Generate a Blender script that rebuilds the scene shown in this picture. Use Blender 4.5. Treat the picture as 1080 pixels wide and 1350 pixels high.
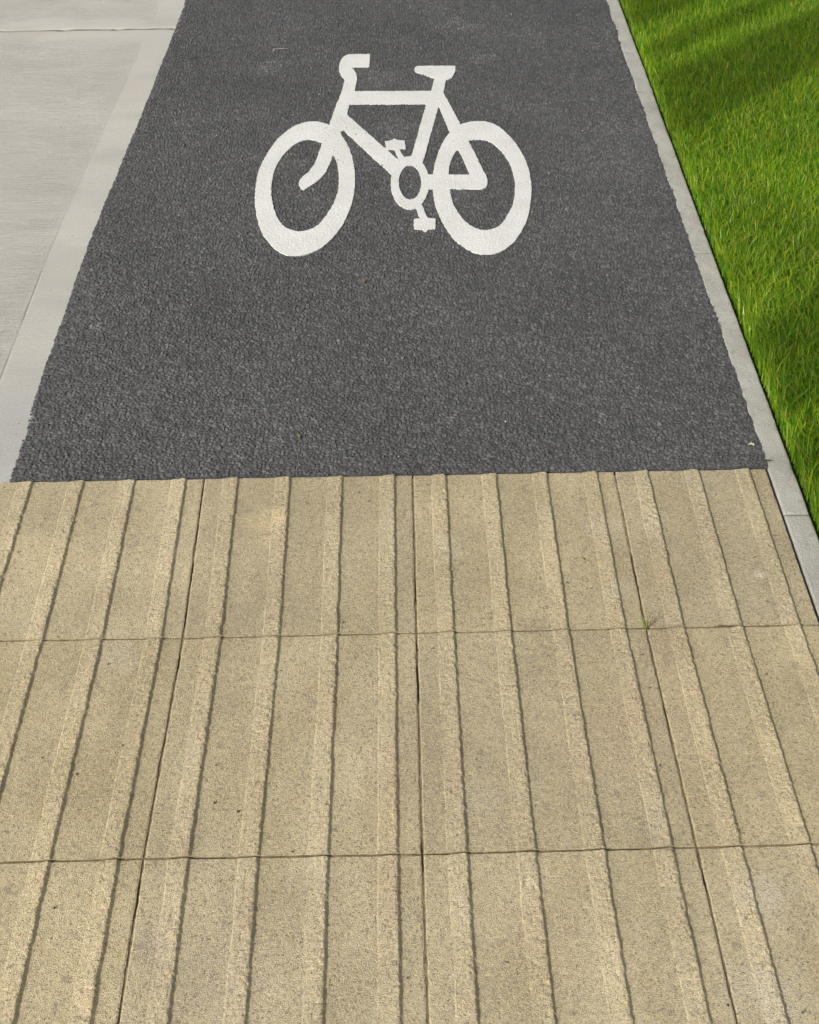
import bpy, math, random
import numpy as np
from mathutils import Matrix, Vector

for o in list(bpy.data.objects):
    bpy.data.objects.remove(o)
scene = bpy.context.scene
C = scene.collection
rng = np.random.default_rng(7)
random.seed(7)

# ------------------------------------------------------------------ camera
# origin: the corner where the second slab joint meets the tarmac; x right, y along the path
F, TH, YAW, ROLL = 1431.383, 0.7910086, 0.01221212, -0.00961916
CX, CY, CH = -0.023109, -1.554116, 1.46693
_c, _s, _ct, _st = math.cos(YAW), math.sin(YAW), math.cos(TH), math.sin(TH)
_R = Vector((_c, -_s, 0)); _F = Vector((_s*_ct, _c*_ct, -_st)); _D = Vector((-_s*_st, -_c*_st, -_ct))
_cr, _sr = math.cos(ROLL), math.sin(ROLL)
_r2 = _cr*_R - _sr*_D; _d2 = _sr*_R + _cr*_D
cam_data = bpy.data.cameras.new('camera')
cam = bpy.data.objects.new('camera', cam_data); C.objects.link(cam)
M = Matrix((_r2, -_d2, -_F)).transposed().to_4x4(); M.translation = (CX, CY, CH)
cam.matrix_world = M
cam_data.sensor_fit = 'HORIZONTAL'; cam_data.sensor_width = 36.0
cam_data.lens = F/1080*36.0
cam_data.clip_start = 0.05; cam_data.clip_end = 2000
scene.camera = cam

def unproj(px, py):
    """measured position on the ground of a point seen in the photograph"""
    u, v = px-540., py-675.
    u, v = _cr*u+_sr*v, -_sr*u+_cr*v
    yr = _ct - v/F*_st; z = -_st - v/F*_ct; xr = u/F
    t = -CH/z
    xr, yr = xr*t, yr*t
    return (_c*xr+_s*yr+CX, -_s*xr+_c*yr+CY)

# ------------------------------------------------------------------ light
SUN_EL = math.radians(33.0)
SUN_TRAVEL = math.radians(39.0)            # ground direction in which shadows fall (from +x)
dx, dy = math.cos(SUN_TRAVEL), math.sin(SUN_TRAVEL)
world = bpy.data.worlds.new('World'); scene.world = world; world.use_nodes = True
wn = world.node_tree.nodes; wl = world.node_tree.links
bg = wn['Background']; sky = wn.new('ShaderNodeTexSky'); sky.sky_type = 'NISHITA'
sky.sun_disc = False; sky.sun_elevation = SUN_EL
sky.sun_rotation = math.atan2(-dx, -dy)    # compass angle of the sun, from +y towards +x
sky.air_density = 1.0; sky.dust_density = 4.0; sky.ozone_density = 1.0
hs = wn.new('ShaderNodeHueSaturation'); hs.inputs['Saturation'].default_value = 0.25     # thin high haze
wl.new(sky.outputs[0], hs.inputs['Color']); wl.new(hs.outputs[0], bg.inputs[0]); bg.inputs[1].default_value = 0.145
sd = bpy.data.lights.new('sun', 'SUN'); sd.energy = 3.0; sd.angle = math.radians(0.8); sd.color = (1.0, 0.945, 0.865)
sun = bpy.data.objects.new('sun', sd); C.objects.link(sun)
sun_dir = Vector((dx*math.cos(SUN_EL), dy*math.cos(SUN_EL), -math.sin(SUN_EL)))
sun.rotation_euler = sun_dir.to_track_quat('-Z', 'Y').to_euler()
sun.location = (-4, -4, 6)
vs = scene.view_settings
vs.view_transform = 'Standard'; vs.look = 'None'; vs.gamma = 1.0; vs.exposure = 0.14
vs.use_curve_mapping = False
scene.render.engine = 'CYCLES'

# ------------------------------------------------------------------ helpers
def tag(o, label=None, cat=None, group=None, kind=None):
    if label: o['label'] = label
    if cat: o['category'] = cat
    if group: o['group'] = group
    if kind: o['kind'] = kind
    return o

def mesh_np(name, verts, faces, mat=None, parent=None, smooth=False, col=None):
    """faces: int array (n,3) or (n,4); col: per-vertex rgb"""
    me = bpy.data.meshes.new(name)
    v = np.ascontiguousarray(verts, dtype=np.float32); f = np.ascontiguousarray(faces, dtype=np.int32)
    n, k = f.shape
    me.vertices.add(len(v)); me.vertices.foreach_set('co', v.ravel())
    me.loops.add(n*k); me.loops.foreach_set('vertex_index', f.ravel())
    me.polygons.add(n); me.polygons.foreach_set('loop_start', np.arange(0, n*k, k, dtype=np.int32))
    me.update(calc_edges=True)
    me.polygons.foreach_set('use_smooth', np.full(n, smooth, dtype=bool))
    if col is not None:
        a = me.attributes.new('tint', 'FLOAT_COLOR', 'POINT')
        c4 = np.ones((len(v), 4), np.float32); c4[:, :3] = col
        a.data.foreach_set('color', c4.ravel())
    if mat: me.materials.append(mat)
    o = bpy.data.objects.new(name, me); C.objects.link(o)
    if parent: o.parent = parent
    return o

def grid_faces(nx, ny, base=0):
    i = np.arange(nx-1)[None, :] + nx*np.arange(ny-1)[:, None] + base
    i = i.ravel()
    return np.stack([i, i+1, i+1+nx, i+nx], 1)

def with_skirt(V, nx, ny, depth, inset=0.0):
    """grid vertices (ny*nx,3) -> verts, faces with side walls going down"""
    f = grid_faces(nx, ny)
    idx = np.arange(nx*ny).reshape(ny, nx)
    ring = np.concatenate([idx[0, :], idx[1:, -1], idx[-1, -2::-1], idx[-2:0:-1, 0]])
    low = V[ring].copy(); low[:, 2] = depth
    n = len(ring); lo = len(V)+np.arange(n); nxt = np.roll(np.arange(n), -1)
    s = np.stack([ring, lo, lo[nxt], ring[nxt]], 1)
    return np.concatenate([V, low]), np.concatenate([f, s]), ring

def h2(ix, iy, seed):
    h = (ix.astype(np.int64)*374761393 + iy.astype(np.int64)*668265263 + seed*974711) & 0x7fffffff
    h = ((h ^ (h >> 13))*1274126177) & 0x7fffffff
    h = ((h ^ (h >> 16))*668265263) & 0x7fffffff
    h = h ^ (h >> 15)
    return (h & 0xffffff)/float(0x1000000)

def vn(x, y, scale, seed):
    """value noise 0..1, feature size `scale` metres"""
    x = x/scale; y = y/scale
    ix = np.floor(x); iy = np.floor(y); fx = x-ix; fy = y-iy
    fx = fx*fx*(3-2*fx); fy = fy*fy*(3-2*fy)
    a = h2(ix, iy, seed); b = h2(ix+1, iy, seed); c = h2(ix, iy+1, seed); d = h2(ix+1, iy+1, seed)
    return (a*(1-fx)+b*fx)*(1-fy)+(c*(1-fx)+d*fx)*fy

def fbm(x, y, scale, seed, oct=4):
    s = 0; a = 1; t = 0
    for k in range(oct):
        s = s + a*vn(x+17.3*k, y-9.1*k, scale/2**k, seed+k); t += a; a *= .5
    return s/t

def sstep(a, b, x):
    t = np.clip((x-a)/(b-a), 0, 1); return t*t*(3-2*t)

def new_mat(name):
    m = bpy.data.materials.new(name); m.use_nodes = True
    nt = m.node_tree; b = nt.nodes['Principled BSDF']
    return m, nt, b

def N(nt, t, **kw):
    n = nt.nodes.new(t)
    for k, v in kw.items():
        if k in n.inputs.keys(): n.inputs[k].default_value = v
        else: setattr(n, k, v)
    return n

def mixc(nt, fac, a, b, blend='MIX'):
    m = nt.nodes.new('ShaderNodeMix'); m.data_type = 'RGBA'; m.blend_type = blend
    for sock, val in ((0, fac), (6, a), (7, b)):
        if hasattr(val, 'is_linked'): nt.links.new(val, m.inputs[sock])
        elif sock == 0: m.inputs[0].default_value = val
        else: m.inputs[sock].default_value = (*val, 1) if len(val) == 3 else val
    return m.outputs[2]

def ramp(nt, src, p0, p1, c0=0.0, c1=1.0):
    m = nt.nodes.new('ShaderNodeMapRange'); m.inputs[1].default_value = p0; m.inputs[2].default_value = p1
    m.inputs[3].default_value = c0; m.inputs[4].default_value = c1
    nt.links.new(src, m.inputs[0]); return m.outputs[0]

def obj_coord(nt, scale=(1, 1, 1)):
    g = nt.nodes.new('ShaderNodeNewGeometry'); mp = nt.nodes.new('ShaderNodeMapping')
    mp.inputs['Scale'].default_value = scale
    nt.links.new(g.outputs['Position'], mp.inputs['Vector']); return mp.outputs[0]

def noise(nt, vec, scale, detail=3, rough=.55):
    n = N(nt, 'ShaderNodeTexNoise', Scale=scale, Detail=detail, Roughness=rough)
    nt.links.new(vec, n.inputs['Vector']); return n.outputs['Fac']

def voro(nt, vec, scale, out='Color', feature='F1'):
    n = nt.nodes.new('ShaderNodeTexVoronoi'); n.feature = feature; n.inputs['Scale'].default_value = scale
    nt.links.new(vec, n.inputs['Vector']); return n.outputs[out]

def bump(nt, b, height, dist, strength=1.0, prev=None):
    n = N(nt, 'ShaderNodeBump', Strength=strength, Distance=dist)
    nt.links.new(height, n.inputs['Height'])
    if prev: nt.links.new(prev, n.inputs['Normal'])
    nt.links.new(n.outputs[0], b.inputs['Normal']); return n.outputs[0]

def tint_node(nt):
    a = nt.nodes.new('ShaderNodeAttribute'); a.attribute_name = 'tint'; return a.outputs['Color']

def sep(nt, col):
    s = nt.nodes.new('ShaderNodeSeparateColor'); nt.links.new(col, s.inputs[0]); return s.outputs[0]

# ------------------------------------------------------------------ materials
def mat_asphalt():
    m, nt, b = new_mat('tarmac'); P = obj_coord(nt)
    t = tint_node(nt)
    fine = ramp(nt, noise(nt, P, 420, 2), .3, .7, .72, 1.25)
    c = mixc(nt, 1.0, t, fine, 'MULTIPLY')
    big = ramp(nt, noise(nt, P, 2.6, 5), .3, .7, .86, 1.13)
    c = mixc(nt, 1.0, c, big, 'MULTIPLY')
    nt.links.new(c, b.inputs['Base Color'])
    b.inputs['Roughness'].default_value = .72; b.inputs['Specular IOR Level'].default_value = .35
    bump(nt, b, noise(nt, P, 500, 2), .0006)
    return m

def mat_paver():
    m, nt, b = new_mat('buff_concrete'); P = obj_coord(nt)
    t = tint_node(nt)
    g1 = sep(nt, voro(nt, P, 520)); g2 = sep(nt, voro(nt, P, 900))
    c = mixc(nt, 1.0, t, ramp(nt, g1, 0, 1, .78, 1.2), 'MULTIPLY')
    c = mixc(nt, 1.0, c, ramp(nt, g2, 0, 1, .86, 1.14), 'MULTIPLY')
    # yellow sand grains, dark grit
    g3 = voro(nt, P, 430)
    sc = nt.nodes.new('ShaderNodeSeparateColor'); nt.links.new(g3, sc.inputs[0])
    c = mixc(nt, ramp(nt, sc.outputs[1], .86, .9, 0, .65), c, (.52, .42, .22))
    c = mixc(nt, ramp(nt, sc.outputs[2], .93, .96, 0, .7), c, (.17, .13, .08))
    nt.links.new(c, b.inputs['Base Color'])
    b.inputs['Roughness'].default_value = .93; b.inputs['Specular IOR Level'].default_value = .15
    n1 = bump(nt, b, voro(nt, P, 560, 'Distance'), .0010, .7)
    bump(nt, b, noise(nt, P, 700, 2), .0006, .8, n1)
    return m

def mat_concrete():
    m, nt, b = new_mat('brushed_concrete'); P = obj_coord(nt)
    t = tint_node(nt)                     # r,g,b colour
    A = nt.nodes.new('ShaderNodeAttribute'); A.attribute_name = 'broom'
    st = noise(nt, obj_coord(nt, (1, 34, 1)), 9, 4, .65)
    c = mixc(nt, A.outputs['Fac'], t, mixc(nt, 1.0, t, ramp(nt, st, .3, .7, .84, 1.12), 'MULTIPLY'))
    c = mixc(nt, 1.0, c, ramp(nt, noise(nt, P, 300, 3), .3, .7, .86, 1.14), 'MULTIPLY')
    # pinholes and specks
    v = nt.nodes.new('ShaderNodeTexVoronoi'); v.voronoi_dimensions = '2D'; v.inputs['Scale'].default_value = 26
    nt.links.new(P, v.inputs['Vector'])
    hole = ramp(nt, v.outputs['Distance'], .03, .075, .7, 0)
    pick = ramp(nt, sep(nt, v.outputs['Color']), .84, .86)
    mm = nt.nodes.new('ShaderNodeMath'); mm.operation = 'MULTIPLY'
    nt.links.new(hole, mm.inputs[0]); nt.links.new(pick, mm.inputs[1])
    c = mixc(nt, mm.outputs[0], c, (.2, .19, .17))
    nt.links.new(c, b.inputs['Base Color'])
    b.inputs['Roughness'].default_value = .85; b.inputs['Specular IOR Level'].default_value = .2
    s2 = noise(nt, obj_coord(nt, (1, 40, 1)), 14, 3, .6)
    mul = nt.nodes.new('ShaderNodeMath'); mul.operation = 'MULTIPLY'
    nt.links.new(s2, mul.inputs[0]); nt.links.new(A.outputs['Fac'], mul.inputs[1])
    n1 = bump(nt, b, mul.outputs[0], .003, .9)
    bump(nt, b, noise(nt, P, 500, 2), .0004, .5, n1)
    return m

def mat_kerb():
    m, nt, b = new_mat('kerb_concrete'); P = obj_coord(nt)
    c = mixc(nt, ramp(nt, noise(nt, P, 9, 4), .3, .7), (.36, .350, .318), (.455, .442, .405))
    c = mixc(nt, 1.0, c, ramp(nt, noise(nt, P, 380, 3), .3, .7, .78, 1.16), 'MULTIPLY')
    pick = ramp(nt, noise(nt, P, 70, 3), .6, .7, 0, .75)
    c = mixc(nt, pick, c, (.3, .29, .27))
    rnd = nt.nodes.new('ShaderNodeObjectInfo')
    c = mixc(nt, 1.0, c, ramp(nt, rnd.outputs['Random'], 0, 1, .93, 1.06), 'MULTIPLY')
    nt.links.new(c, b.inputs['Base Color'])
    b.inputs['Roughness'].default_value = .9; b.inputs['Specular IOR Level'].default_value = .2
    bump(nt, b, noise(nt, P, 260, 4), .0018, .9)
    return m

def mat_paint():
    m, nt, b = new_mat('white_thermoplastic'); P = obj_coord(nt)
    c = mixc(nt, ramp(nt, noise(nt, P, 9, 5), .38, .66), (.665, .665, .635), (.60, .597, .56))
    pick = ramp(nt, noise(nt, P, 170, 3, .6), .58, .68)
    c = mixc(nt, ramp(nt, noise(nt, P, 11, 3), .35, .7, .25, .85), c, mixc(nt, pick, c, (.36, .35, .33)))
    c = mixc(nt, 1.0, c, ramp(nt, noise(nt, P, 420, 2), .3, .7, .92, 1.06), 'MULTIPLY')
    nt.links.new(c, b.inputs['Base Color'])
    b.inputs['Roughness'].default_value = .7; b.inputs['Specular IOR Level'].default_value = .3
    bump(nt, b, noise(nt, P, 330, 3), .0006, .8)
    return m

def mat_leafy(name, trans=.35, rough=.38):
    m, nt, b = new_mat(name); t = tint_node(nt)
    nt.links.new(t, b.inputs['Base Color'])
    b.inputs['Roughness'].default_value = rough; b.inputs['Specular IOR Level'].default_value = .3
    tr = nt.nodes.new('ShaderNodeBsdfTranslucent'); nt.links.new(mixc(nt, 1.0, t, (1.35, 1.3, .6), 'MULTIPLY'), tr.inputs[0])
    mx = nt.nodes.new('ShaderNodeMixShader'); mx.inputs[0].default_value = trans
    nt.links.new(b.outputs[0], mx.inputs[1]); nt.links.new(tr.outputs[0], mx.inputs[2])
    nt.links.new(mx.outputs[0], nt.nodes['Material Output'].inputs[0])
    return m

def mat_plain(name, c0, c1, scale, rough=.95, bd=.003):
    m, nt, b = new_mat(name); P = obj_coord(nt)
    n = noise(nt, P, scale, 5)
    nt.links.new(mixc(nt, ramp(nt, n, .3, .7), c0, c1), b.inputs['Base Color'])
    b.inputs['Roughness'].default_value = rough; b.inputs['Specular IOR Level'].default_value = .1
    bump(nt, b, noise(nt, P, scale*4, 4), bd)
    return m

MT = mat_asphalt(); MP = mat_paver(); MC = mat_concrete(); MK = mat_kerb(); MW = mat_paint()
MG = mat_leafy('grass_blade', .5); ML = mat_leafy('tree_leaf', .3)
MSOIL = mat_plain('lawn_soil', (.035, .05, .015), (.05, .075, .02), 40, bd=.006)
MBED = mat_plain('sand_bed', (.05, .04, .03), (.09, .072, .05), 120)
MSAND = mat_plain('jointing_sand', (.11, .08, .05), (.30, .235, .14), 45)
MBARK = mat_plain('bark', (.07, .05, .035), (.14, .11, .08), 18, bd=.01)
MLIT = mat_leafy('litter', .15, .7)

# ------------------------------------------------------------------ setting: ground
def kerb_in(y): return .706 + .0135*y
def kerb_out(y): return .757 + .0135*y

gx = np.array([-400., -60, -12, -3, 0, 3, 12, 60, 400]); gy = gx.copy()
X, Y = np.meshgrid(gx, gy)
g = mesh_np('ground', np.stack([X.ravel(), Y.ravel(), np.full(X.size, -.08)], 1), grid_faces(9, 9), MSOIL)
tag(g, 'green ground spreading away on both sides of the path', 'ground', kind='structure')

# ------------------------------------------------------------------ setting: cycle path (tarmac)
scuffs = [(*unproj(495, 97), .07, .05), (*unproj(355, 88), .05, .06), (*unproj(445, 331), .11, .008), (*unproj(640, 75), .05, .03), (*unproj(130, 430), .03, .03), (*unproj(380, 80), .08, .02)]
def asph_height(x, y):
    """height and shade of the coated chippings (cells with tilted tops)"""
    cell = .0085
    wx = x + (vn(x, y, .006, 91)-.5)*.003; wy = y + (vn(x, y, .006, 92)-.5)*.003
    gxi = np.floor(wx/cell); gyi = np.floor(wy/cell)
    f1 = np.full(x.shape, 9.); f2 = np.full(x.shape, 9.); cxx = np.zeros(x.shape); cyy = np.zeros(x.shape); ii = np.zeros(x.shape); jj = np.zeros(x.shape)
    for a in (-1, 0, 1):
        for b in (-1, 0, 1):
            i = gxi+a; j = gyi+b
            px = (i+h2(i, j, 1))*cell; py = (j+h2(i, j, 2))*cell
            d = np.hypot(wx-px, wy-py)
            near = d < f1
            f2 = np.where(near, f1, np.minimum(f2, d))
            f1 = np.where(near, d, f1); cxx = np.where(near, px, cxx); cyy = np.where(near, py, cyy)
            ii = np.where(near, i, ii); jj = np.where(near, j, jj)
    gap = f2-f1
    top = h2(ii, jj, 3)
    tx = (h2(ii, jj, 4)-.5)*.75; ty = (h2(ii, jj, 5)-.5)*.75
    h = -.0028 + .0026*sstep(0, .0045, gap)*(.35+.65*top) + (tx*(wx-cxx)+ty*(wy-cyy))*sstep(0, .003, gap)
    h += (fbm(x, y, .25, 40, 2)-.5)*.003
    shade = .072+.055*h2(ii, jj, 6)**1.6 + .03*(h2(ii, jj, 7) > .975)
    worn = sstep(.56, .75, fbm(x, y, .16, 61, 3))*sstep(.4, 1.6, y)
    shade = shade*(1+.25*worn*top)
    for (qx, qy, ra, rb) in scuffs:
        d = np.hypot((x-qx)/ra, (y-qy)/rb)+(fbm(x, y, .02, 66, 3)-.5)*1.6
        shade = shade+.085*(1-sstep(.2, 1.0, d))*top*(vn(x, y, .005, 67) > .35)
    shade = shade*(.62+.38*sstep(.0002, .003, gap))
    return h, shade

YL = [-40, -1, .01, .375, .95, 1.4, 1.97, 2.49, 3.5, 60]; XL = [-.79, -.79, -.790, -.800, -.797, -.782, -.766, -.757, -.745, -.745]
YR = [-40, -1, .01, .31, .79, 1.3, 2.0, 2.43, 3.5, 60]; XR = [.70, .70, .706, .711, .7165, .722, .731, .742, .757, 1.5]

def edge_left(y): return np.interp(y, YL, XL) + (fbm(y*1.0, y*0, .08, 11, 3)-.5)*.005 + (vn(y, y*0, .012, 14)-.5)*.0025
def edge_right(y):
    e = np.interp(y, YR, XR)
    w = sstep(.3, 1.4, y)
    return e + (fbm(y, y*0, .10, 21, 3)-.5)*(.006+.013*w) + (vn(y, y*0, .011, 24)-.5)*.005 + (vn(y, y*0, .005, 25)-.5)*.002

def tarmac(name, y_rows, ncol, detail):
    y = y_rows
    s = np.linspace(0, 1, ncol)
    xl = edge_left(y); xr = np.minimum(edge_right(y), kerb_out(y)-.02)
    # straight columns in the middle, warped only close to the ragged edges
    x0, x1 = -.775, .695
    base = x0+(x1-x0)*s
    wL = np.clip(1-(base-x0)/.09, 0, 1)**2; wR = np.clip(1-(x1-base)/.09, 0, 1)**2
    X = base[None, :] + (xl-x0)[:, None]*wL[None, :] + (xr-x1)[:, None]*wR[None, :]
    Y = np.repeat(y[:, None], ncol, 1)
    h, sh = asph_height(X, Y)
    fade = 1-sstep(3.0, 4.5, np.abs(Y-.3)) if detail else np.zeros_like(Y)
    Z = h*fade - .001*(1-fade)
    # last chips slope to the edge
    Z = np.where(xr[:, None]-X < .008, np.maximum(Z, -.0024), Z) - .0006*(1-sstep(0, .008, np.minimum(X-xl[:, None], xr[:, None]-X)))
    sh = sh*fade + .085*(1-fade)
    V = np.stack([X.ravel(), Y.ravel(), Z.ravel()], 1)
    V, f, ring = with_skirt(V, ncol, len(y), -.05)
    sh = np.concatenate([sh.ravel(), sh.ravel()[ring]])
    col = np.stack([sh*.995, sh*.99, sh*.995], 1)
    return mesh_np(name, V, f, MT, col=col)

rows = [0.003]
while rows[-1] < 2.85: rows.append(rows[-1]+.0023+.0009*rows[-1])
while rows[-1] < 60: rows.append(rows[-1]+max(.004, (rows[-1]-2.8)*.35))
path = tarmac('cycle_path', np.array(rows), 590, True)
tag(path, 'dark grey tarmac cycle path with coarse chippings', 'path', kind='structure')
back = tarmac('cycle_path', np.linspace(-2.004, -30, 40), 40, False)
tag(back, 'dark grey tarmac cycle path on the near side of the buff paving', 'path', kind='structure')

# ------------------------------------------------------------------ setting: ribbed buff paving
bx0, bx1 = -.806, .700
_off = np.array([-.010, -.006, -.002, .002, .006, .010])
_bx = np.concatenate([np.arange(bx0, bx1-.012, .010)]+[j+_off for j in (-.4, 0., .4)]); _bx = np.unique(np.round(_bx, 4))
_by = np.concatenate([np.arange(-2.0, -.003, .010)]+[j+_off for j in (-1.6, -1.2, -.8, -.4)]); _by = np.unique(np.round(_by, 4))
X, Y = np.meshgrid(_bx, _by)
fill = fbm(X, Y, .05, 95, 3)                              # jointing sand, washed out in places
Z = -.0062 + .0095*sstep(.20, .52, fill) - .0018
Z = np.minimum(Z, -.0016)
_jd = .2-np.maximum(np.abs((X+2.0) % .4-.2), np.abs((Y+4.0) % .4-.2))     # distance to the nearest joint
Z = np.where(_jd > .0105, -.02, Z)
bed = mesh_np('tactile_pavement', np.stack([X.ravel(), Y.ravel(), Z.ravel()], 1), grid_faces(len(_bx), len(_by)), MSAND, smooth=True)
tag(bed, 'buff ribbed tactile paving laid in front of the tarmac', 'paving', kind='structure')

# measured joint crossings (metres) so the slabs sit as unevenly as they were laid
jx = {(0, 0): -.806, (0, 1): -.803, (0, 2): -.80, (0, 3): -.80, (1, 0): unproj(270, 632)[0], (1, 1): unproj(242, 842)[0], (1, 2): unproj(190, 1133)[0], (1, 3): unproj(160, 1340)[0],
      (2, 0): unproj(545, 627)[0], (2, 1): unproj(550, 835)[0], (2, 2): unproj(558, 1127)[0], (2, 3): unproj(566, 1345)[0],
      (3, 0): unproj(811, 622)[0], (3, 1): unproj(853, 829)[0], (3, 2): unproj(920, 1118)[0], (3, 3): unproj(974, 1345)[0]}
jy = {(0, 1): unproj(20, 845)[1], (1, 1): unproj(243, 842)[1], (2, 1): unproj(550, 835)[1], (3, 1): unproj(853, 829)[1], (4, 1): unproj(1060, 824)[1],
      (0, 2): unproj(20, 1139)[1], (1, 2): unproj(190, 1133)[1], (2, 2): unproj(558, 1127)[1], (3, 2): unproj(920, 1118)[1], (4, 2): unproj(1060, 1112)[1]}

stains = [  # x, y, radius, colour, strength
    (*unproj(1002, 757), .012, (.62, .57, .47), .6), (*unproj(705, 826), .03, (.24, .19, .13), .5),
    (*unproj(870, 850), .06, (.30, .23, .16), .55), (*unproj(955, 835), .05, (.33, .27, .19), .5),
    (*unproj(560, 1010), .12, (.36, .29, .20), .35), (*unproj(830, 960), .16, (.40, .31, .21), .4),
    (*unproj(1010, 1180), .05, (.50, .46, .38), .4), (*unproj(1020, 1310), .06, (.48, .44, .36), .35),
    (*unproj(590, 720), .04, (.50, .45, .34), .4), (*unproj(155, 860), .05, (.49, .44, .34), .3),
    (*unproj(350, 690), .05, (.62, .50, .28), .4), (*unproj(60, 730), .10, (.60, .50, .31), .4),
    (*unproj(210, 1250), .04, (.33, .28, .22), .4), (*unproj(300, 1280), .10, (.38, .32, .23), .4),
    (*unproj(640, 1050), .04, (.37, .33, .26), .35), (*unproj(800, 700), .05, (.47, .40, .30), .4),
    (*unproj(820, 780), .04, (.47, .41, .32), .35), (*unproj(1043, 705), .006, (.30, .33, .08), .8),
    (*unproj(730, 1250), .10, (.38, .30, .2), .3), (*unproj(450, 1250), .1, (.42, .35, .24), .3)]

def paving_slab(c, r, fine):
    lx = .4
    step = .0026 if fine else .012
    xs = list(np.arange(0, lx+1e-6, step))
    for k in range(4):
        for e in (.035+.1*k, .065+.1*k):
            xs = [v for v in xs if abs(v-e) > .0045] + [e+q for q in (-.004, -.0026, -.0015, -.0006, .0003, .0012, .0022, .0036)]
    xs = np.array(sorted(xs))
    ys = np.arange(0, .4+1e-6, step)                       # local v measured away from the tarmac
    if fine: ys = np.concatenate([[0, .0012], ys[1:-1], [ys[-1]-.0012, ys[-1]]])
    if c == 3: xs = xs[xs < .283]
    nx0 = len(xs)
    U, V = np.meshgrid(xs, ys)
    # world corners
    def JX(i, j): return jx.get((i, j), -.8+.4*i if i < 4 else .71)
    def JY(i, j): return jy.get((i, j), -.4*j if j != 0 else -.0005)
    g = .0003
    v = V/.4
    xl = JX(c, r)*(1-v)+JX(c, r+1)*v + g
    if c < 3:
        xr = JX(c+1, r)*(1-v)+JX(c+1, r+1)*v - g
        Xw = xl+(xr-xl)*U/.4
    else:
        extra = 12 if fine else 4
        Xw = xl+U
        edge = kerb_in(-.4*r-.4*v[:, :1]) - .007
        t = np.linspace(0, 1, extra+1)[1:]
        last = Xw[:, -1:]
        Xw = np.concatenate([Xw, last+(edge-last)*t[None, :]], 1)
        U = np.concatenate([U, U[:, -1:]+(edge-last)*t[None, :]], 1)
        V = np.repeat(V[:, :1], U.shape[1], 1); v = V/.4
    u = U/.4
    ya = JY(c, r)*(1-u)+JY(c+1, r)*u - g
    yb = JY(c, r+1)*(1-u)+JY(c+1, r+1)*u + g
    if r == 0: ya = ya*0 - .002
    Yw = ya+(yb-ya)*v
    sd = 100+c*7+r*31
    if fine:
        nb_ = lambda q, k: .0009*sstep(.45, .95, vn(q, q*0, .012, sd+k))+.0003*vn(q, q*0, .004, sd+k+1)
        Xw = Xw.copy(); Yw = Yw.copy()
        Xw[:, 0] += nb_(Yw[:, 0], 50); Xw[:, -1] -= nb_(Yw[:, -1], 52)
        Yw[0, :] -= nb_(Xw[0, :], 54)*.8; Yw[-1, :] += nb_(Xw[-1, :], 56)*.8
    # ribs: 30 mm wide, 5 mm proud, ragged shoulders
    H = np.zeros_like(U); rib = np.zeros_like(U)
    for k in range(4):
        rr = 1.0*(fbm(V, V*0+k, .05, sd+k, 3)-.5)*.0009 + (vn(V, V*0+k, .0045, sd+5+k)-.5)*.0018
        ll = 1.0*(fbm(V, V*0+k, .05, sd+10+k, 3)-.5)*.003
        chip = sstep(.74, .9, vn(V, V*0+k, .014, sd+20+k))*.0013
        q_ = .03+.20*sstep(.3, .75, vn(V, V*0+k, .05, sd+30+k)); a = q_*sstep(-.0008, .0018, U-(.035+.1*k+ll)) + (1-q_)*np.clip((U-(.034+.1*k+ll))/.025, 0, 1); b = sstep(-.0024, .0032, (.065+.1*k+rr-chip)-U)
        rib = np.maximum(rib, a*b)
    H += rib*(.0041 + (fbm(Xw, Yw, .05, 3, 2)-.5)*.0014)
    grain = vn(Xw, Yw, .0034, 71)-.5; grain2 = vn(Xw, Yw, .007, 72)-.5
    H += grain*(.00035+.0011*rib) + grain2*(.0002+.0006*rib)
    pit = sstep(.80, .92, vn(Xw, Yw, .006, 75)); H -= pit*(.0004+.0006*rib)
    H += (fbm(Xw, Yw, .15, 76, 2)-.5)*.0012
    # rounded, nibbled arrises
    w = V*0+np.minimum(np.minimum(Xw-Xw[:, :1], Xw[:, -1:]-Xw), np.minimum(V, .4-V))
    nib = .0012+.005*sstep(.6, .85, vn(Xw, Yw, .018, sd+40))*(.5+.5*rib)
    H -= .0008*(1-sstep(0, 1, w/nib))
    H += (h2(np.array([c]), np.array([r]), 77)[0]-.5)*.0016
    if not fine: H = rib*.005
    # colour: each slab its own mix, stains with a shape of their own
    hue = h2(np.array([c]), np.array([r]), 78)[0]; val = h2(np.array([c]), np.array([r]), 79)[0]
    b0 = np.array([.422, .353, .222]); b1 = np.array([.390, .333, .224])
    col = (b0*(1-hue)+b1*hue)*(.94+.13*val)
    col = np.repeat(col[None, :], U.size, 0).reshape(*U.shape, 3)
    n1 = fbm(Xw, Yw, .11, 81, 4)[..., None]; n2 = fbm(Xw*1.0, Yw*.35, .03, 82, 3)[..., None]; n3 = vn(Xw, Yw, .0045, 83)[..., None]
    col = col*(.80+.40*n1)*(.92+.16*n2)*(.93+.14*n3)
    brown = sstep(.55, .78, fbm(Xw, Yw*.5, .07, 84, 4))[..., None]*.42
    col = col*(1-brown)+brown*np.array([.355, .29, .175])
    pale = (sstep(.62, .8, fbm(Xw, Yw*.4, .05, 85, 4))*(.25+.75*rib))[..., None]*.28
    col = col*(1-pale)+pale*np.array([.50, .44, .33])
    spk = sstep(.86, .93, vn(Xw, Yw, .0075, 86))[..., None]*.55
    col = col*(1-spk)+spk*np.array([.24, .20, .16])
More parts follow.
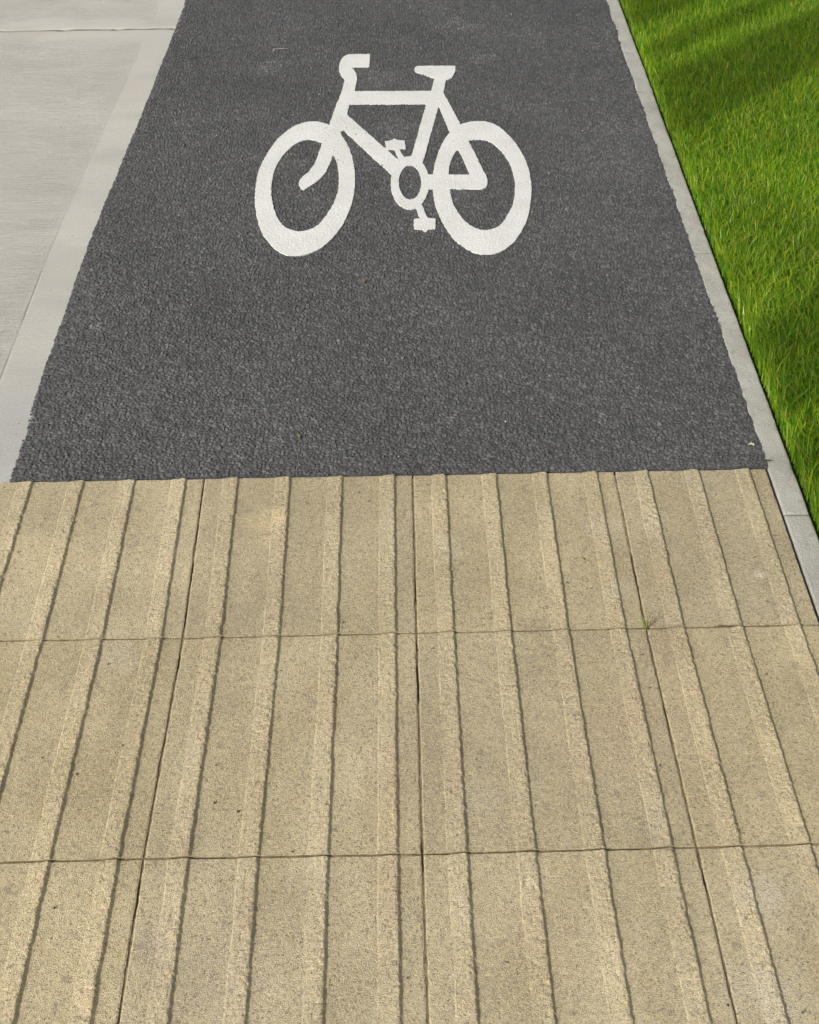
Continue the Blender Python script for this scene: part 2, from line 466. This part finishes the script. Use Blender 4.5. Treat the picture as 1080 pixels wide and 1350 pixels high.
    for (sx, sy, sr, sc, ss) in stains:
        d = np.hypot(Xw-sx, (Yw-sy))/sr + (fbm(Xw, Yw, sr*.6, 87, 3)-.5)*1.3
        k = (ss*(1-sstep(.25, 1.1, d)))[..., None]
        col = col*(1-k)+k*np.array(sc)
    Vt = np.stack([Xw.ravel(), Yw.ravel(), H.ravel()], 1)
    Vt, f, ring = with_skirt(Vt, Xw.shape[1], Xw.shape[0], -.045)
    f = f[:, ::-1]
    cc = col.reshape(-1, 3); cc = np.concatenate([cc, cc[ring]*.9])
    return mesh_np('paving_slab', Vt, f, MP, parent=bed, col=cc)

for r in range(5):
    for c in range(4):
        paving_slab(c, r, r < 3)

# ------------------------------------------------------------------ setting: concrete footway, bays with trowelled margins
foot = mesh_np('footway', np.array([[-2.3, -30, -.010], [-.80, -30, -.010], [-.74, 60, -.010], [-2.3, 60, -.010]]), np.array([[0, 1, 2, 3]]), MBED)
tag(foot, 'pale concrete footway beside the tarmac', 'footway', kind='structure')
JY0 = 2.243
def concrete_bay(y0, y1, near=True):
    g = .003
    m = .088
    def lines(a, b, st, marks):
        v = list(np.arange(a, b, st))+[b]
        for q in marks: v = [w for w in v if abs(w-q) > .006]+[q-.005, q-.0022, q-.0008, q+.0008, q+.0022, q+.005]
        v = sorted(set(round(w, 5) for w in v if a <= w <= b)); return np.array(v)
    s = .015 if near else .1
    dist = lines(0, 1.48, s, [m+.012])                  # distance from the tarmac edge
    dist = np.unique(np.concatenate([[0, .001, .003, .006], dist]))
    yy = lines(y0+g, y1-g, s, [y0+m, y1-m]); yy = np.unique(np.concatenate([yy, [y0+g+.0012, y0+g+.004, y1-g-.004, y1-g-.0012]]))
    D, Y = np.meshgrid(dist, yy)
    tool = np.interp(Y, [-40, .3, .8, 1.06, 2.35, 3.5, 60], [-.80, -.800, -.802, -.798, -.758, -.745, -.745])
    X = tool + .012 - D
    X = np.maximum(X, -2.28-.001*D)
    e = np.minimum(Y-(y0+g), (y1-g)-Y)
    Z = np.full_like(X, -.0035)
    Z -= .0022*(1-sstep(0, .005, e+(vn(X, Y, .02, 33)-.5)*.003))
    chipj = sstep(.72, .86, vn(X, Y, .02, 35))*(1-sstep(.001, .007, e)); Z -= chipj*.004
    Z += (fbm(X, Y, .4, 31, 3)-.5)*.003
    dm = np.abs(D-.012-m)
    seen = (.25+.75*sstep(.3, .6, vn(Y, Y*0, .16, 37)))*(.12+.88*(1-sstep(.9, 1.25, Y)))
    Z -= .0012*(1-sstep(0, .0024, dm))*seen
    em = np.abs(e-m)
    inside = sstep(-.004, .010, D-.012-m+(vn(X, Y, .07, 39)-.5)*.012)*sstep(-.03, .03, e-m+(vn(X, Y, .15, 34)-.5)*.05)
    Z -= .0006*inside
    broom = .22+.78*inside
    n1 = fbm(X, Y, .5, 51, 4)[..., None]; n2 = fbm(X, Y*4, .12, 52, 3)[..., None]
    col = np.array([.445, .430, .392])*(.86+.28*n1)*(.95+.10*n2)
    warm = (1-inside)[..., None]*.55
    col = col*(1-warm)+warm*np.array([.458, .438, .395])*(.9+.2*n1)
    pink = sstep(.55, .75, fbm(X, Y, .12, 53, 3))[..., None]*(1-inside)[..., None]*.25
    col = col*(1-pink)+pink*np.array([.44, .39, .355])
    # cool cement bloom at the paving end
    cool = ((1-sstep(.22, .36, Y+(n1[..., 0]-.5)*.1))*.6)[..., None]
    col = col*(1-cool)+cool*np.array([.36, .365, .365])
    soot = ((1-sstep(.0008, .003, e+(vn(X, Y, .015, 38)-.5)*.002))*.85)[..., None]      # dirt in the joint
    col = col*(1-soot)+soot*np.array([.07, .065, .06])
    tl = ((1-sstep(.0006, .002, dm))*seen*.35)[..., None]           # dirt in the tooled line
    col = col*(1-tl)+tl*np.array([.12, .115, .105])
    blot = sstep(.42, .72, fbm(X, Y*1.8, .16, 54, 5))[..., None]*.45
    col = col*(1-blot)+blot*np.array([.36, .345, .308])
    V = np.stack([X.ravel(), Y.ravel(), Z.ravel()], 1)
    V, f, ring = with_skirt(V, X.shape[1], X.shape[0], -.055)
    f = f[:, ::-1]
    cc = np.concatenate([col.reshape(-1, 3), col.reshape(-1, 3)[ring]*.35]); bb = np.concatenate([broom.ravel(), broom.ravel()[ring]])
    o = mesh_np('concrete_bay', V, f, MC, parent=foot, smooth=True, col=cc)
    a = o.data.attributes.new('broom', 'FLOAT', 'POINT'); a.data.foreach_set('value', bb.astype(np.float32))
    return o
L = 3.0
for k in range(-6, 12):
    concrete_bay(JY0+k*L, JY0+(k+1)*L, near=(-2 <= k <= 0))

# ------------------------------------------------------------------ setting: kerb of thin concrete edging stones
def box_rows(name, y0, y1, x_in, x_out, ztop, zbot, mat, parent, seed):
    """edging stone: chamfered, slightly worn profile swept along y"""
    yy = np.unique(np.concatenate([[y0, y0+.0015, y0+.005], np.arange(y0+.012, y1-.012, .009), [y1-.005, y1-.0015, y1]]))
    prof = [(0, -.12), (0, -.004), (.0012, -.001), (.004, 0), (.012, 0), (.02, 0), (.028, 0), (.036, 0), (.044, 0), (.0475, -.0006), (.0498, -.003), (.051, -.006), (.051, -.12)]
    V = []
    for y in yy:
        e = min(y-y0, y1-y); dr = .0010*max(0, 1-e/.005)
        xi = x_in(y); w = (x_out(y)-xi)/.051
        for (u, z) in prof: V.append((xi+u*w, y, z+ztop-(dr if z > -.01 else 0)))
    V = np.array(V); x, y = V[:, 0], V[:, 1]
    top = V[:, 2] > ztop-.03
    V[:, 2] += np.where(top, (fbm(x, y, .02, seed, 3)-.5)*.0022, 0)
    V[:, 0] += np.where(top, (fbm(y, x*0, .03, seed+4, 3)-.5)*.0022, 0)
    n = len(prof)
    f = grid_faces(n, len(yy))
    o = mesh_np(name, V, f, mat, parent)
    # end caps
    bm_f = []
    me = o.data
    import bmesh
    bm = bmesh.new(); bm.from_mesh(me); bm.verts.ensure_lookup_table()
    bm.faces.new([bm.verts[i] for i in range(n)]); bm.faces.new([bm.verts[len(V)-n+i] for i in range(n)][::-1])
    bmesh.ops.recalc_face_normals(bm, faces=bm.faces); bm.to_mesh(me); bm.free()
    return o

kb = mesh_np('kerb', np.array([[kerb_in(-30)+.004, -30, -.0055], [kerb_out(-30)-.004, -30, -.0055], [kerb_out(60)-.004, 60, -.0055], [kerb_in(60)+.004, 60, -.0055]]), np.array([[0, 1, 2, 3]]), MBED)
tag(kb, 'thin line of pale concrete edging stones between tarmac and lawn', 'kerb', kind='structure')
ky = [-3.787, -2.87, -1.955, -1.04, unproj(1054, 677)[1], unproj(927, 331.5)[1], unproj(851, 118)[1], unproj(831, 66)[1], 2.617, 3.53, 4.45, 5.36]
for i, (a, b) in enumerate(zip(ky[:-1], ky[1:])):
    off = (random.random()-.5)*.002
    box_rows('edging_stone', a+.0014, b-.0014, lambda y: kerb_in(y)+off, lambda y: kerb_out(y)+off, .0-.0036+random.random()*.0012, 0, MK, kb, 200+i*9)
def far_stone(a, b):
    box_rows('edging_stone', a+.0015, b-.0015, kerb_in, kerb_out, -.003, 0, MK, kb, 300)
for k in range(8): far_stone(5.36+.914*k, 5.36+.914*(k+1))

# ------------------------------------------------------------------ bicycle marking
Z1 = lambda a, b: (330+a/6.92, 150+b/6.92)
Z2 = lambda a, b: (560+a/6.92, 150+b/6.92)
Z3 = lambda a, b: (425+a/5.4, 60+b/5.4)
Z4 = lambda a, b: (490+a/6.75, 175+b/6.75)
def G(fn, pts): return np.array([unproj(*fn(*p)) for p in pts])
def spline(P, n=6):
    P = np.asarray(P); out = []
    for i in range(len(P)):
        p0, p1, p2, p3 = P[i-1], P[i], P[(i+1) % len(P)], P[(i+2) % len(P)]
        for t in np.arange(n)/n:
            out.append(.5*((2*p1)+(-p0+p2)*t+(2*p0-5*p1+4*p2-p3)*t*t+(-p0+3*p1-3*p2+p3)*t**3))
    return np.array(out)
def poly_sdf(P, x, y):
    d = np.full(x.shape, 1e9); ins = np.zeros(x.shape, bool)
    Q = np.roll(P, -1, 0)
    for (ax, ay), (bx, by) in zip(P, Q):
        ex, ey = bx-ax, by-ay; l2 = ex*ex+ey*ey+1e-18
        t = np.clip(((x-ax)*ex+(y-ay)*ey)/l2, 0, 1)
        d = np.minimum(d, (x-ax-t*ex)**2+(y-ay-t*ey)**2)
        if ay != by:
            c = ((ay > y) != (by > y)) & (x < (bx-ax)*(y-ay)/(by-ay)+ax)
            ins ^= c
    return np.where(ins, -1, 1)*np.sqrt(d)
wl_o = spline(G(Z1, [(575,68),(650,78),(720,103),(780,140),(830,190),(905,320),(945,470),(955,620),(940,760),(900,890),(830,1030),(740,1140),(640,1225),(540,1272),(430,1290),(310,1278),(220,1222),(125,1110),(75,1000),(50,880),(42,760),(55,620),(85,500),(150,370),(250,230),(370,130),(470,85)]))
wl_i = spline(G(Z1, [(545,233),(650,262),(720,318),(762,380),(795,460),(808,560),(805,660),(780,770),(730,870),(640,992),(560,1045),(450,1072),(340,1045),(260,970),(215,860),(193,740),(195,640),(215,530),(250,450),(310,365),(390,290),(460,250)]))
wr_o = spline(G(Z2, [(490,65),(600,80),(700,135),(800,230),(890,360),(945,490),(970,620),(972,740),(950,900),(900,1040),(820,1160),(720,1240),(620,1275),(520,1277),(420,1250),(310,1180),(220,1080),(140,940),(90,800),(75,660),(80,540),(110,390),(160,270),(225,175),(320,100),(400,75)]))
wr_i = spline(G(Z2, [(490,232),(580,245),(660,300),(730,375),(780,460),(812,560),(825,660),(815,780),(770,900),(700,1000),(620,1050),(530,1058),(440,1030),(350,960),(270,840),(235,730),(218,600),(222,500),(245,410),(300,325),(350,275),(400,242)]))
def ell(cx, cy, rx, ry): return G(Z4, [(cx+rx*math.cos(a), cy+ry*math.sin(a)) for a in np.linspace(0, 2*math.pi, 60, endpoint=False)])
ring_o, ring_i = ell(341, 446, 170, 236), ell(342, 440, 100, 152)
handle = G(Z3, [(340,60),(335,150),(205,152),(224,172),(240,195),(247,218),(248,240),(160,240),(145,222),(130,202),(121,175),(119,145),(124,120),(135,98),(150,80),(170,67),(195,60)])
head = np.concatenate([G(Z3, [(160,240),(248,240),(235,300),(190,430),(175,490),(132,630)]), G(Z1, [(825,185),(755,365),(745,400),(735,430),(715,480),(690,530),(645,580),(590,630),(540,662),(490,692),(468,684),(452,665),(444,640),(447,610),(465,585),(530,530),(565,490),(590,450),(612,395),(625,350),(655,270),(722,105),(755,0)]), G(Z3, [(100,420),(140,320)])])
toptube = G(Z3, [(190,324),(800,322),(790,415),(165,418)])
down = np.concatenate([G(Z3, [(140,480),(175,490)]), G(Z4, [(235,240),(260,290),(205,395),(170,365),(0,210)]), G(Z3, [(148,600),(105,560)])])
seatt = np.concatenate([G(Z3, [(800,228),(884,228),(862,335),(828,430),(718,825)]), G(Z4, [(455,262),(400,260),(350,215)]), G(Z3, [(635,785),(740,415),(775,322)])])
stay = np.concatenate([G(Z3, [(835,380),(862,335),(985,562)]), G(Z2, [(400,245),(565,575),(572,605),(570,640),(556,672),(530,683),(440,640),(415,555),(310,325),(230,165)]), G(Z3, [(832,440)])])
chain = G(Z2, [(-12,553),(440,555),(560,580),(572,605),(570,640),(556,672),(530,683),(-12,685)])
saddle = G(Z3, [(657,162),(663,151),(675,146),(690,144),(948,143),(947,175),(938,205),(920,230),(890,242),(800,232),(680,195),(665,188),(656,176)])
pedal_u = G(Z3, [(447,682),(490,674),(512,660),(535,672),(585,675),(594,735),(545,737),(582,792),(545,815),(512,738),(455,740)])
pedal_l = G(Z4, [(378,765),(430,763),(402,675),(450,640),(495,758),(568,764),(565,855),(512,857),(480,882),(450,860),(375,855)])

st = .0030
xs = np.arange(-.42, .37, st); ys = np.arange(.78, 2.03, st)
BX, BY = np.meshgrid(xs, ys)
parts = [('handlebar', poly_sdf(handle, BX, BY)), ('saddle', poly_sdf(saddle, BX, BY)), ('pedal', poly_sdf(pedal_u, BX, BY)), ('pedal', poly_sdf(pedal_l, BX, BY)),
         ('chain_ring', np.maximum(poly_sdf(ring_o, BX, BY), -poly_sdf(ring_i, BX, BY))),
         ('wheel', np.maximum(poly_sdf(wl_o, BX, BY), -poly_sdf(wl_i, BX, BY))), ('wheel', np.maximum(poly_sdf(wr_o, BX, BY), -poly_sdf(wr_i, BX, BY)))]
frame = np.minimum.reduce([poly_sdf(q, BX, BY) for q in (head, toptube, down, seatt, stay, chain)])
parts.append(('bicycle_frame', frame))
S = np.minimum.reduce([q[1] for q in parts])
S = S + (vn(BX, BY, .009, 63)-.5)*.0022                 # slightly nibbled paint edge
gyv, gxv = np.gradient(S, st)
gl = np.hypot(gxv, gyv)+1e-6
out = (S > 0) & (S < st*1.6)
PX = np.where(out, BX-S*gxv/gl**2*np.minimum(1, gl), BX); PY = np.where(out, BY-S*gyv/gl**2*np.minimum(1, gl), BY)
hh, _ = asph_height(PX, PY)
PZ = .0006 + .22*hh
inside = S <= 0
ny, nx = S.shape
q = inside[:-1, :-1].astype(int)+inside[1:, :-1]+inside[:-1, 1:]+inside[1:, 1:]
okc = (S[:-1, :-1] < st*1.6) & (S[1:, :-1] < st*1.6) & (S[:-1, 1:] < st*1.6) & (S[1:, 1:] < st*1.6)
cellmask = (q >= 1) & okc
owner = np.argmin(np.stack([p[1] for p in parts]), 0)
oc = owner[:-1, :-1]
# keep each cell on the part it lies in most deeply (first corner inside)
marking = bpy.data.objects.new('bicycle_marking', None); C.objects.link(marking)
marking.location = (-.03, 1.4, 0)
tag(marking, 'white bicycle symbol painted on the dark tarmac', 'road marking')
VV = np.stack([PX.ravel(), PY.ravel(), PZ.ravel()], 1)
allf = grid_faces(nx, ny).reshape(ny-1, nx-1, 4)
# thickness: edges used by one face only go down into the tarmac
F_all = allf[cellmask]
def build_part(name, faces, border):
    used = np.unique(faces); mp = np.full(len(VV), -1); mp[used] = np.arange(len(used))
    v = VV[used]-np.array([-.03, 1.4, 0]); f = mp[faces]
    # skirt on the outer border of the whole symbol
    e = np.concatenate([faces[:, [0, 1]], faces[:, [1, 2]], faces[:, [2, 3]], faces[:, [3, 0]]])
    key = np.minimum(e[:, 0], e[:, 1]).astype(np.int64)*len(VV)+np.maximum(e[:, 0], e[:, 1])
    e = e[np.isin(key, border)]
    a, b = mp[e[:, 0]], mp[e[:, 1]]
    lowa = v[a].copy(); lowa[:, 2] -= .005; lowb = v[b].copy(); lowb[:, 2] -= .005
    n0 = len(v); m = len(a)
    sk = np.stack([b, a, n0+np.arange(m), n0+m+np.arange(m)], 1)
    return mesh_np(name, np.concatenate([v, lowa, lowb]), np.concatenate([f, sk]), MW, parent=marking, smooth=False)
e = np.concatenate([F_all[:, [0, 1]], F_all[:, [1, 2]], F_all[:, [2, 3]], F_all[:, [3, 0]]])
key = np.minimum(e[:, 0], e[:, 1]).astype(np.int64)*len(VV)+np.maximum(e[:, 0], e[:, 1])
uk, cnt = np.unique(key, return_counts=True); border = uk[cnt == 1]
for k, (nm, _) in enumerate(parts):
    fm = cellmask & (oc == k)
    build_part(nm, allf[fm], border)

# ------------------------------------------------------------------ lawn
def blades(n, px, py, hgt, wid, seed, lean=(0, 0), zroot=-.012, hue=None):
    r = np.random.default_rng(seed)
    ang = r.uniform(0, 2*np.pi, n)
    L = hgt*r.uniform(.55, 1.25, n)
    bend = r.uniform(.15, .95, n)
    dirx = np.cos(ang)*bend+lean[0]; diry = np.sin(ang)*bend+lean[1]
    W = wid*r.uniform(.6, 1.3, n)
    wa = ang+np.pi/2+r.normal(0, .5, n)
    wx, wy = np.cos(wa)*W/2, np.sin(wa)*W/2
    z0 = np.full(n, zroot)
    m = .55
    mx, my, mz = px+dirx*L*.28, py+diry*L*.28, z0+L*.58
    ex, ey = px+dirx*L*.78, py+diry*L*.78
    ez = z0+L*np.clip(1.02-.42*np.hypot(dirx, diry), .45, 1)
    V = np.empty((n, 5, 3))
    V[:, 0] = np.stack([px-wx, py-wy, z0], 1); V[:, 1] = np.stack([px+wx, py+wy, z0], 1)
    V[:, 2] = np.stack([mx+wx*.9, my+wy*.9, mz], 1); V[:, 3] = np.stack([mx-wx*.9, my-wy*.9, mz], 1)
    V[:, 4] = np.stack([ex, ey, ez], 1)
    b = 5*np.arange(n)[:, None]
    Fc = np.concatenate([b+np.array([0, 1, 2]), b+np.array([0, 2, 3]), b+np.array([3, 2, 4])], 1).reshape(-1, 3)
    k = r.random(n)[:, None]
    base = np.array([.040, .22, .014])*(1-k)+np.array([.36, .47, .03])*k
    patch = fbm(px, py, .22, 401, 3)[:, None]
    base = base*(.8+.4*patch)
    dry = (r.random(n) > .955)[:, None]
    base = np.where(dry, np.array([.42, .42, .12]), base)
    col = np.repeat(base[:, None, :], 5, 1)
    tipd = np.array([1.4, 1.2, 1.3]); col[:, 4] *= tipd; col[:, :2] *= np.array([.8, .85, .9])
    return V.reshape(-1, 3), Fc, np.clip(col.reshape(-1, 3), 0, 1)

def lawn_piece(name, n, region, hgt, wid, seed, **kw):
    x, y = region(n, np.random.default_rng(seed+1))
    V, Fc, col = blades(len(x), x, y, hgt*(1+.4*(1-sstep(.2, 1.3, y))), wid, seed, **kw)
    # blades do not grow through the edging stones
    lim = kerb_out(V[:, 1])-.006*np.random.default_rng(3).random(len(V))**2*(V[:, 2] > .004)+.0015*(V[:, 2] <= .004)
    low = V[:, 0] < lim
    if region is not verge: V[:, 0] = np.where(low, lim, V[:, 0])
    return V, Fc, col

def near_lawn(n, r):
    y = r.uniform(-.45, 2.95, n*2); x = kerb_out(y)+.004+r.uniform(0, 1.35, n*2)
    right = .749+(y+.196)*.285+.16
    k = x < right
    return x[k][:n], y[k][:n]
def far_lawn(n, r):
    y = r.uniform(-3, 6, n); x = kerb_out(y)+.01+r.uniform(0, 1, n)**1.3*3.0
    right = .749+(y+.196)*.285+.16
    k = (x > right-.03) | (y > 2.95) | (y < -.45)
    return x[k], y[k]
def verge(n, r):
    return -2.32-r.uniform(0, 1, n)**1.4*1.6, r.uniform(-3, 5, n)
a = lawn_piece('lawn', 215000, near_lawn, .058, .0028, 11, lean=(-.16, .28))
b = lawn_piece('lawn', 45000, far_lawn, .07, .008, 12, lean=(-.16, .28))
V = np.concatenate([a[0], b[0]]); Fc = np.concatenate([a[1], b[1]+len(a[0])]); cl = np.concatenate([a[2], b[2]])
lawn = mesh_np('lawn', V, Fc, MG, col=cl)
tag(lawn, 'lush green lawn grass along the thin concrete edging', 'grass', kind='stuff')
a = lawn_piece('verge', 15000, verge, .07, .009, 13)
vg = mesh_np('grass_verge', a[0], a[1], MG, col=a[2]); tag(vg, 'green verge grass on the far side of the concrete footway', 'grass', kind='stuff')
# soil under the lawn
ly = np.array([-30, -3, 0, 3, 8, 60.]); lx = np.array([0, .3, 1, 3, 8, 40.])
X = kerb_out(ly)[:, None]-.001+lx[None, :]; Y = np.repeat(ly[:, None], 6, 1)
so = mesh_np('lawn_ground', np.stack([X.ravel(), Y.ravel(), np.full(X.size, -.013)], 1), grid_faces(6, 6), MSOIL)
tag(so, 'dark green turf ground under the lawn blades', 'ground', kind='structure')
so = mesh_np('verge_ground', np.array([[-40, -30, -.031], [-2.29, -30, -.031], [-2.29, 60, -.031], [-40, 60, -.031]]), np.array([[0, 1, 2, 3]]), MSOIL)
tag(so, 'green turf ground beyond the concrete footway', 'ground', kind='structure')

# ------------------------------------------------------------------ added tree behind the camera, out of view, shaped to shade the lawn
cot = 1/math.tan(SUN_EL)
def shadow_at(x, y, z): return x+dx*z*cot, y+dy*z*cot
def ts(x, y): return dx*x+dy*y, -dy*x+dx*y             # along / across the light
tb, sb = -3.6, -2.1
TX, TY = dx*tb-dy*sb, dy*tb+dx*sb
tree = bpy.data.objects.new('added_shade_tree', None); C.objects.link(tree); tree.location = (TX, TY, -.03)
tag(tree, 'added unseen tree on the grass verge, its leaves set to shade the lawn', 'tree')
def tube(pts, rad, n=9):
    V = []; Fq = []
    pts = [Vector(p) for p in pts]
    for i, p in enumerate(pts):
        d = (pts[min(i+1, len(pts)-1)]-pts[max(i-1, 0)]).normalized()
        u = d.orthogonal().normalized(); w = d.cross(u)
        for k in range(n):
            a = 2*math.pi*k/n; r = rad[i]*(1+.08*math.sin(3*a+i))
            V.append(p+u*math.cos(a)*r+w*math.sin(a)*r)
    for i in range(len(pts)-1):
        for k in range(n): Fq.append((i*n+k, i*n+(k+1) % n, (i+1)*n+(k+1) % n, (i+1)*n+k))
    return np.array(V), np.array(Fq)
v, f = tube([(0, 0, -.1), (.02, .01, .25), (.05, 0, 1), (.02, .06, 2), (.1, .05, 3), (.12, .1, 4.2), (.1, .12, 5.4)], [.24, .17, .14, .12, .10, .07, .03])
mesh_np('trunk', v, f, MBARK, parent=tree, smooth=True)
LV = []; LF = []; LC = []
rr = np.random.default_rng(5)
def one_leaf(p):
    a = rr.normal(0, 1, 3); a /= np.linalg.norm(a); b_ = np.cross(a, rr.normal(0, 1, 3)); b_ /= np.linalg.norm(b_)
    l = rr.uniform(.030, .052); w = l*.5
    i = len(LV)
    LV.extend([p-a*l, p+b_*w-a*l*.1, p+a*l, p-b_*w-a*l*.1]); LF.append((i, i+1, i+2, i+3))
    g_ = rr.uniform(.6, 1.2); LC.extend([(.055*g_, .11*g_, .02*g_)]*4)
def clump(cx, cy, cz, rad, n):
    for _ in range(n): one_leaf(rr.normal(0, 1, 3)*rad*np.array([.55, .55, .35])+np.array([cx, cy, cz]))
# added leaf bands, placed where their shadows stripe the lawn
DARK = [(1.16, 2.6, 2200), (.945, 1.01, 2600), (.57, .84, 2600), (-.40, -.18, 2200), (-.72, -.47, 2600)]   # across-light range, leaves per square metre
for (s0, s1, dens) in DARK:
    for _ in range(int(dens*(s1-s0+.03)*2.0)):
        ss = rr.uniform(s0, s1)
        yk = (ss+dy*.77)/(dx-dy*.0135); t0 = ts(kerb_out(yk), yk)[0]      # the lawn begins where this line of light meets the kerb
        t = t0+.035+abs(rr.normal(0, .02))+rr.uniform(0, 1.9); z = 2.25+rr.normal(0, .10)
        tt = t-z*cot
        one_leaf(np.array([dx*tt-dy*ss-TX, dy*tt+dx*ss-TY, z+.03]))
# rest of the crown, away from the light's path to the lawn and the path
for _ in range(230):
    a = rr.uniform(0, 2*math.pi); e = rr.uniform(-.3, 1.0); R = rr.uniform(.7, 2.3)
    x, y, z = math.cos(a)*R, math.sin(a)*R, 4.0+e*1.7
    sx, sy = shadow_at(TX+x, TY+y, z); t, s = ts(sx, sy)
    if -1.45 < s < 3.0 and t > -3.2 and t < 3.6 and sx < kerb_out(sy)+.5 + 9*(s < -1.2): continue
    if -1.3 < s < 2.9 and sx > .5 and sx < 2 and -.6 < sy < 3: continue
    clump(x, y, z, .38, 40)
mesh_np('crown', np.array(LV), np.array(LF), ML, parent=tree, col=np.array(LC))
cr = np.array(LV)
for k in range(14):
    i = rr.integers(0, len(cr)); p = cr[i]
    b0 = Vector((.08, .06, rr.uniform(2.3, 3.6))); p = Vector(p)*.93
    mid = b0.lerp(p, .5)+Vector((0, 0, .25))
    v, f = tube([b0, mid, p], [.045, .028, .008], 6)
    sx, sy = shadow_at(TX+p.x, TY+p.y, p.z); t, s = ts(sx, sy)
    if s > -1.2: continue
    mesh_np('limb', v, f, MBARK, parent=tree, smooth=True)

# ------------------------------------------------------------------ small things lying about
def weed():
    x, y = unproj(853, 828)
    r = np.random.default_rng(9); n = 13
    V, Fc, col = blades(n, np.full(n, 0.)+r.normal(0, .0015, n), r.normal(0, .003, n), .044, .0013, 21, zroot=-.003, lean=(-.45, .25))
    o = mesh_np('weed_tuft', V, Fc, MG, col=np.clip(col*.9, 0, 1)); o.location = (x, y, 0)
    tag(o, 'tiny green grass weed sprouting where four buff slabs meet', 'weed')
weed()
def flake(name, px, py, size, z, col, label, cat, curl=.3, seed=0):
    r = np.random.default_rng(seed); n = 7
    x, y = unproj(px, py); V = [(0, 0, 0)]
    for k in range(n):
        a = 2*math.pi*k/n; rr_ = size*r.uniform(.5, 1.1)*(1 if k % 2 else .6)
        V.append((math.cos(a)*rr_, math.sin(a)*rr_*.6, curl*size*r.uniform(0, 1)))
    Fc = [(0, 1+k, 1+(k+1) % n) for k in range(n)]
    V = np.array(V); top = V.copy(); low = V.copy(); low[:, 2] -= .0006
    Fa = np.array(Fc); o = mesh_np(name, np.concatenate([top, low]), np.concatenate([Fa, Fa[:, ::-1]+len(V)]), MLIT, col=np.repeat(np.array([col]), 2*len(V), 0))
    o.location = (x, y, z); o.rotation_euler.z = r.uniform(0, 6)
    tag(o, label, cat)
flake('leaf_scrap', 393, 576, .008, .0018, (.17, .19, .05), 'tiny yellow green leaf scrap lying on the tarmac near the buff paving', 'leaf', seed=1)
flake('leaf_scrap', 991, 587, .011, .0025, (.55, .52, .36), 'pale dry leaf scrap on the tarmac near the edging stones', 'leaf', seed=2)
flake('leaf_scrap', 479, 372, .012, .0015, (.22, .15, .10), 'small brown leaf scrap on the tarmac below the bicycle symbol', 'leaf', seed=3, curl=.1)
flake('moss_clump', 1012, 609, .010, .002, (.13, .13, .05), 'small olive moss clump in the corner of tarmac, paving and kerb', 'moss', seed=4, curl=.7)
flake('leaf_scrap', 262, 158, .010, .002, (.24, .13, .11), 'small reddish leaf scrap on the tarmac beside the footway', 'leaf', seed=5)
def twig(px, py, ln, ang, col, label):
    x, y = unproj(px, py)
    v, f = tube([(-ln/2, 0, 0), (-.1*ln, .08*ln, .001), (.2*ln, .02*ln, .0015), (ln/2, .12*ln, .0005)], [.001, .0014, .0013, .0007], 5)
    o = mesh_np('twig', v, f, MLIT, col=np.repeat(np.array([col]), len(v), 0)); o.location = (x, y, .003); o.rotation_euler.z = ang
    tag(o, label, 'twig')
twig(256, 78, .03, .3, (.03, .025, .02), 'short dark twig on the tarmac beside the concrete footway')
twig(955, 829, .035, -.1, (.12, .08, .05), 'short brown twig caught in the cross joint of the buff slabs')
twig(370, 66, .05, -.12, (.26, .24, .2), 'thin pale twig on the tarmac above the bicycle symbol')
# loose grit
def grit(n, xr, yr, col, name, label, z=.0015):
    r = np.random.default_rng(n)
    V = []; Fc = []; cl = []
    T = np.array([[1, 0, 0], [-1, 0, 0], [0, 1, 0], [0, -1, 0], [0, 0, 1], [0, 0, -1.]])
    TF = np.array([[0, 2, 4], [2, 1, 4], [1, 3, 4], [3, 0, 4], [2, 0, 5], [1, 2, 5], [3, 1, 5], [0, 3, 5]])
    for k in range(n):
        s = r.uniform(.0012, .0028); p = np.array([r.uniform(*xr), r.uniform(*yr), z])
        V.append(T*s*r.uniform(.6, 1.2, (6, 1))+p); Fc.append(TF+6*k); c = np.array(col)*r.uniform(.5, 1.3); cl.append(np.repeat(c[None], 6, 0))
    o = mesh_np(name, np.concatenate(V), np.concatenate(Fc), MLIT, col=np.concatenate(cl)); tag(o, label, 'grit', kind='stuff')
grit(90, (-.75, .68), (-1.05, -.01), (.16, .12, .09), 'paving_grit', 'scattered dark grit grains lying on the buff paving')
grit(60, (-.74, .69), (.05, 2.5), (.5, .48, .44), 'path_grit', 'scattered pale grit grains lying on the dark tarmac', .0005)
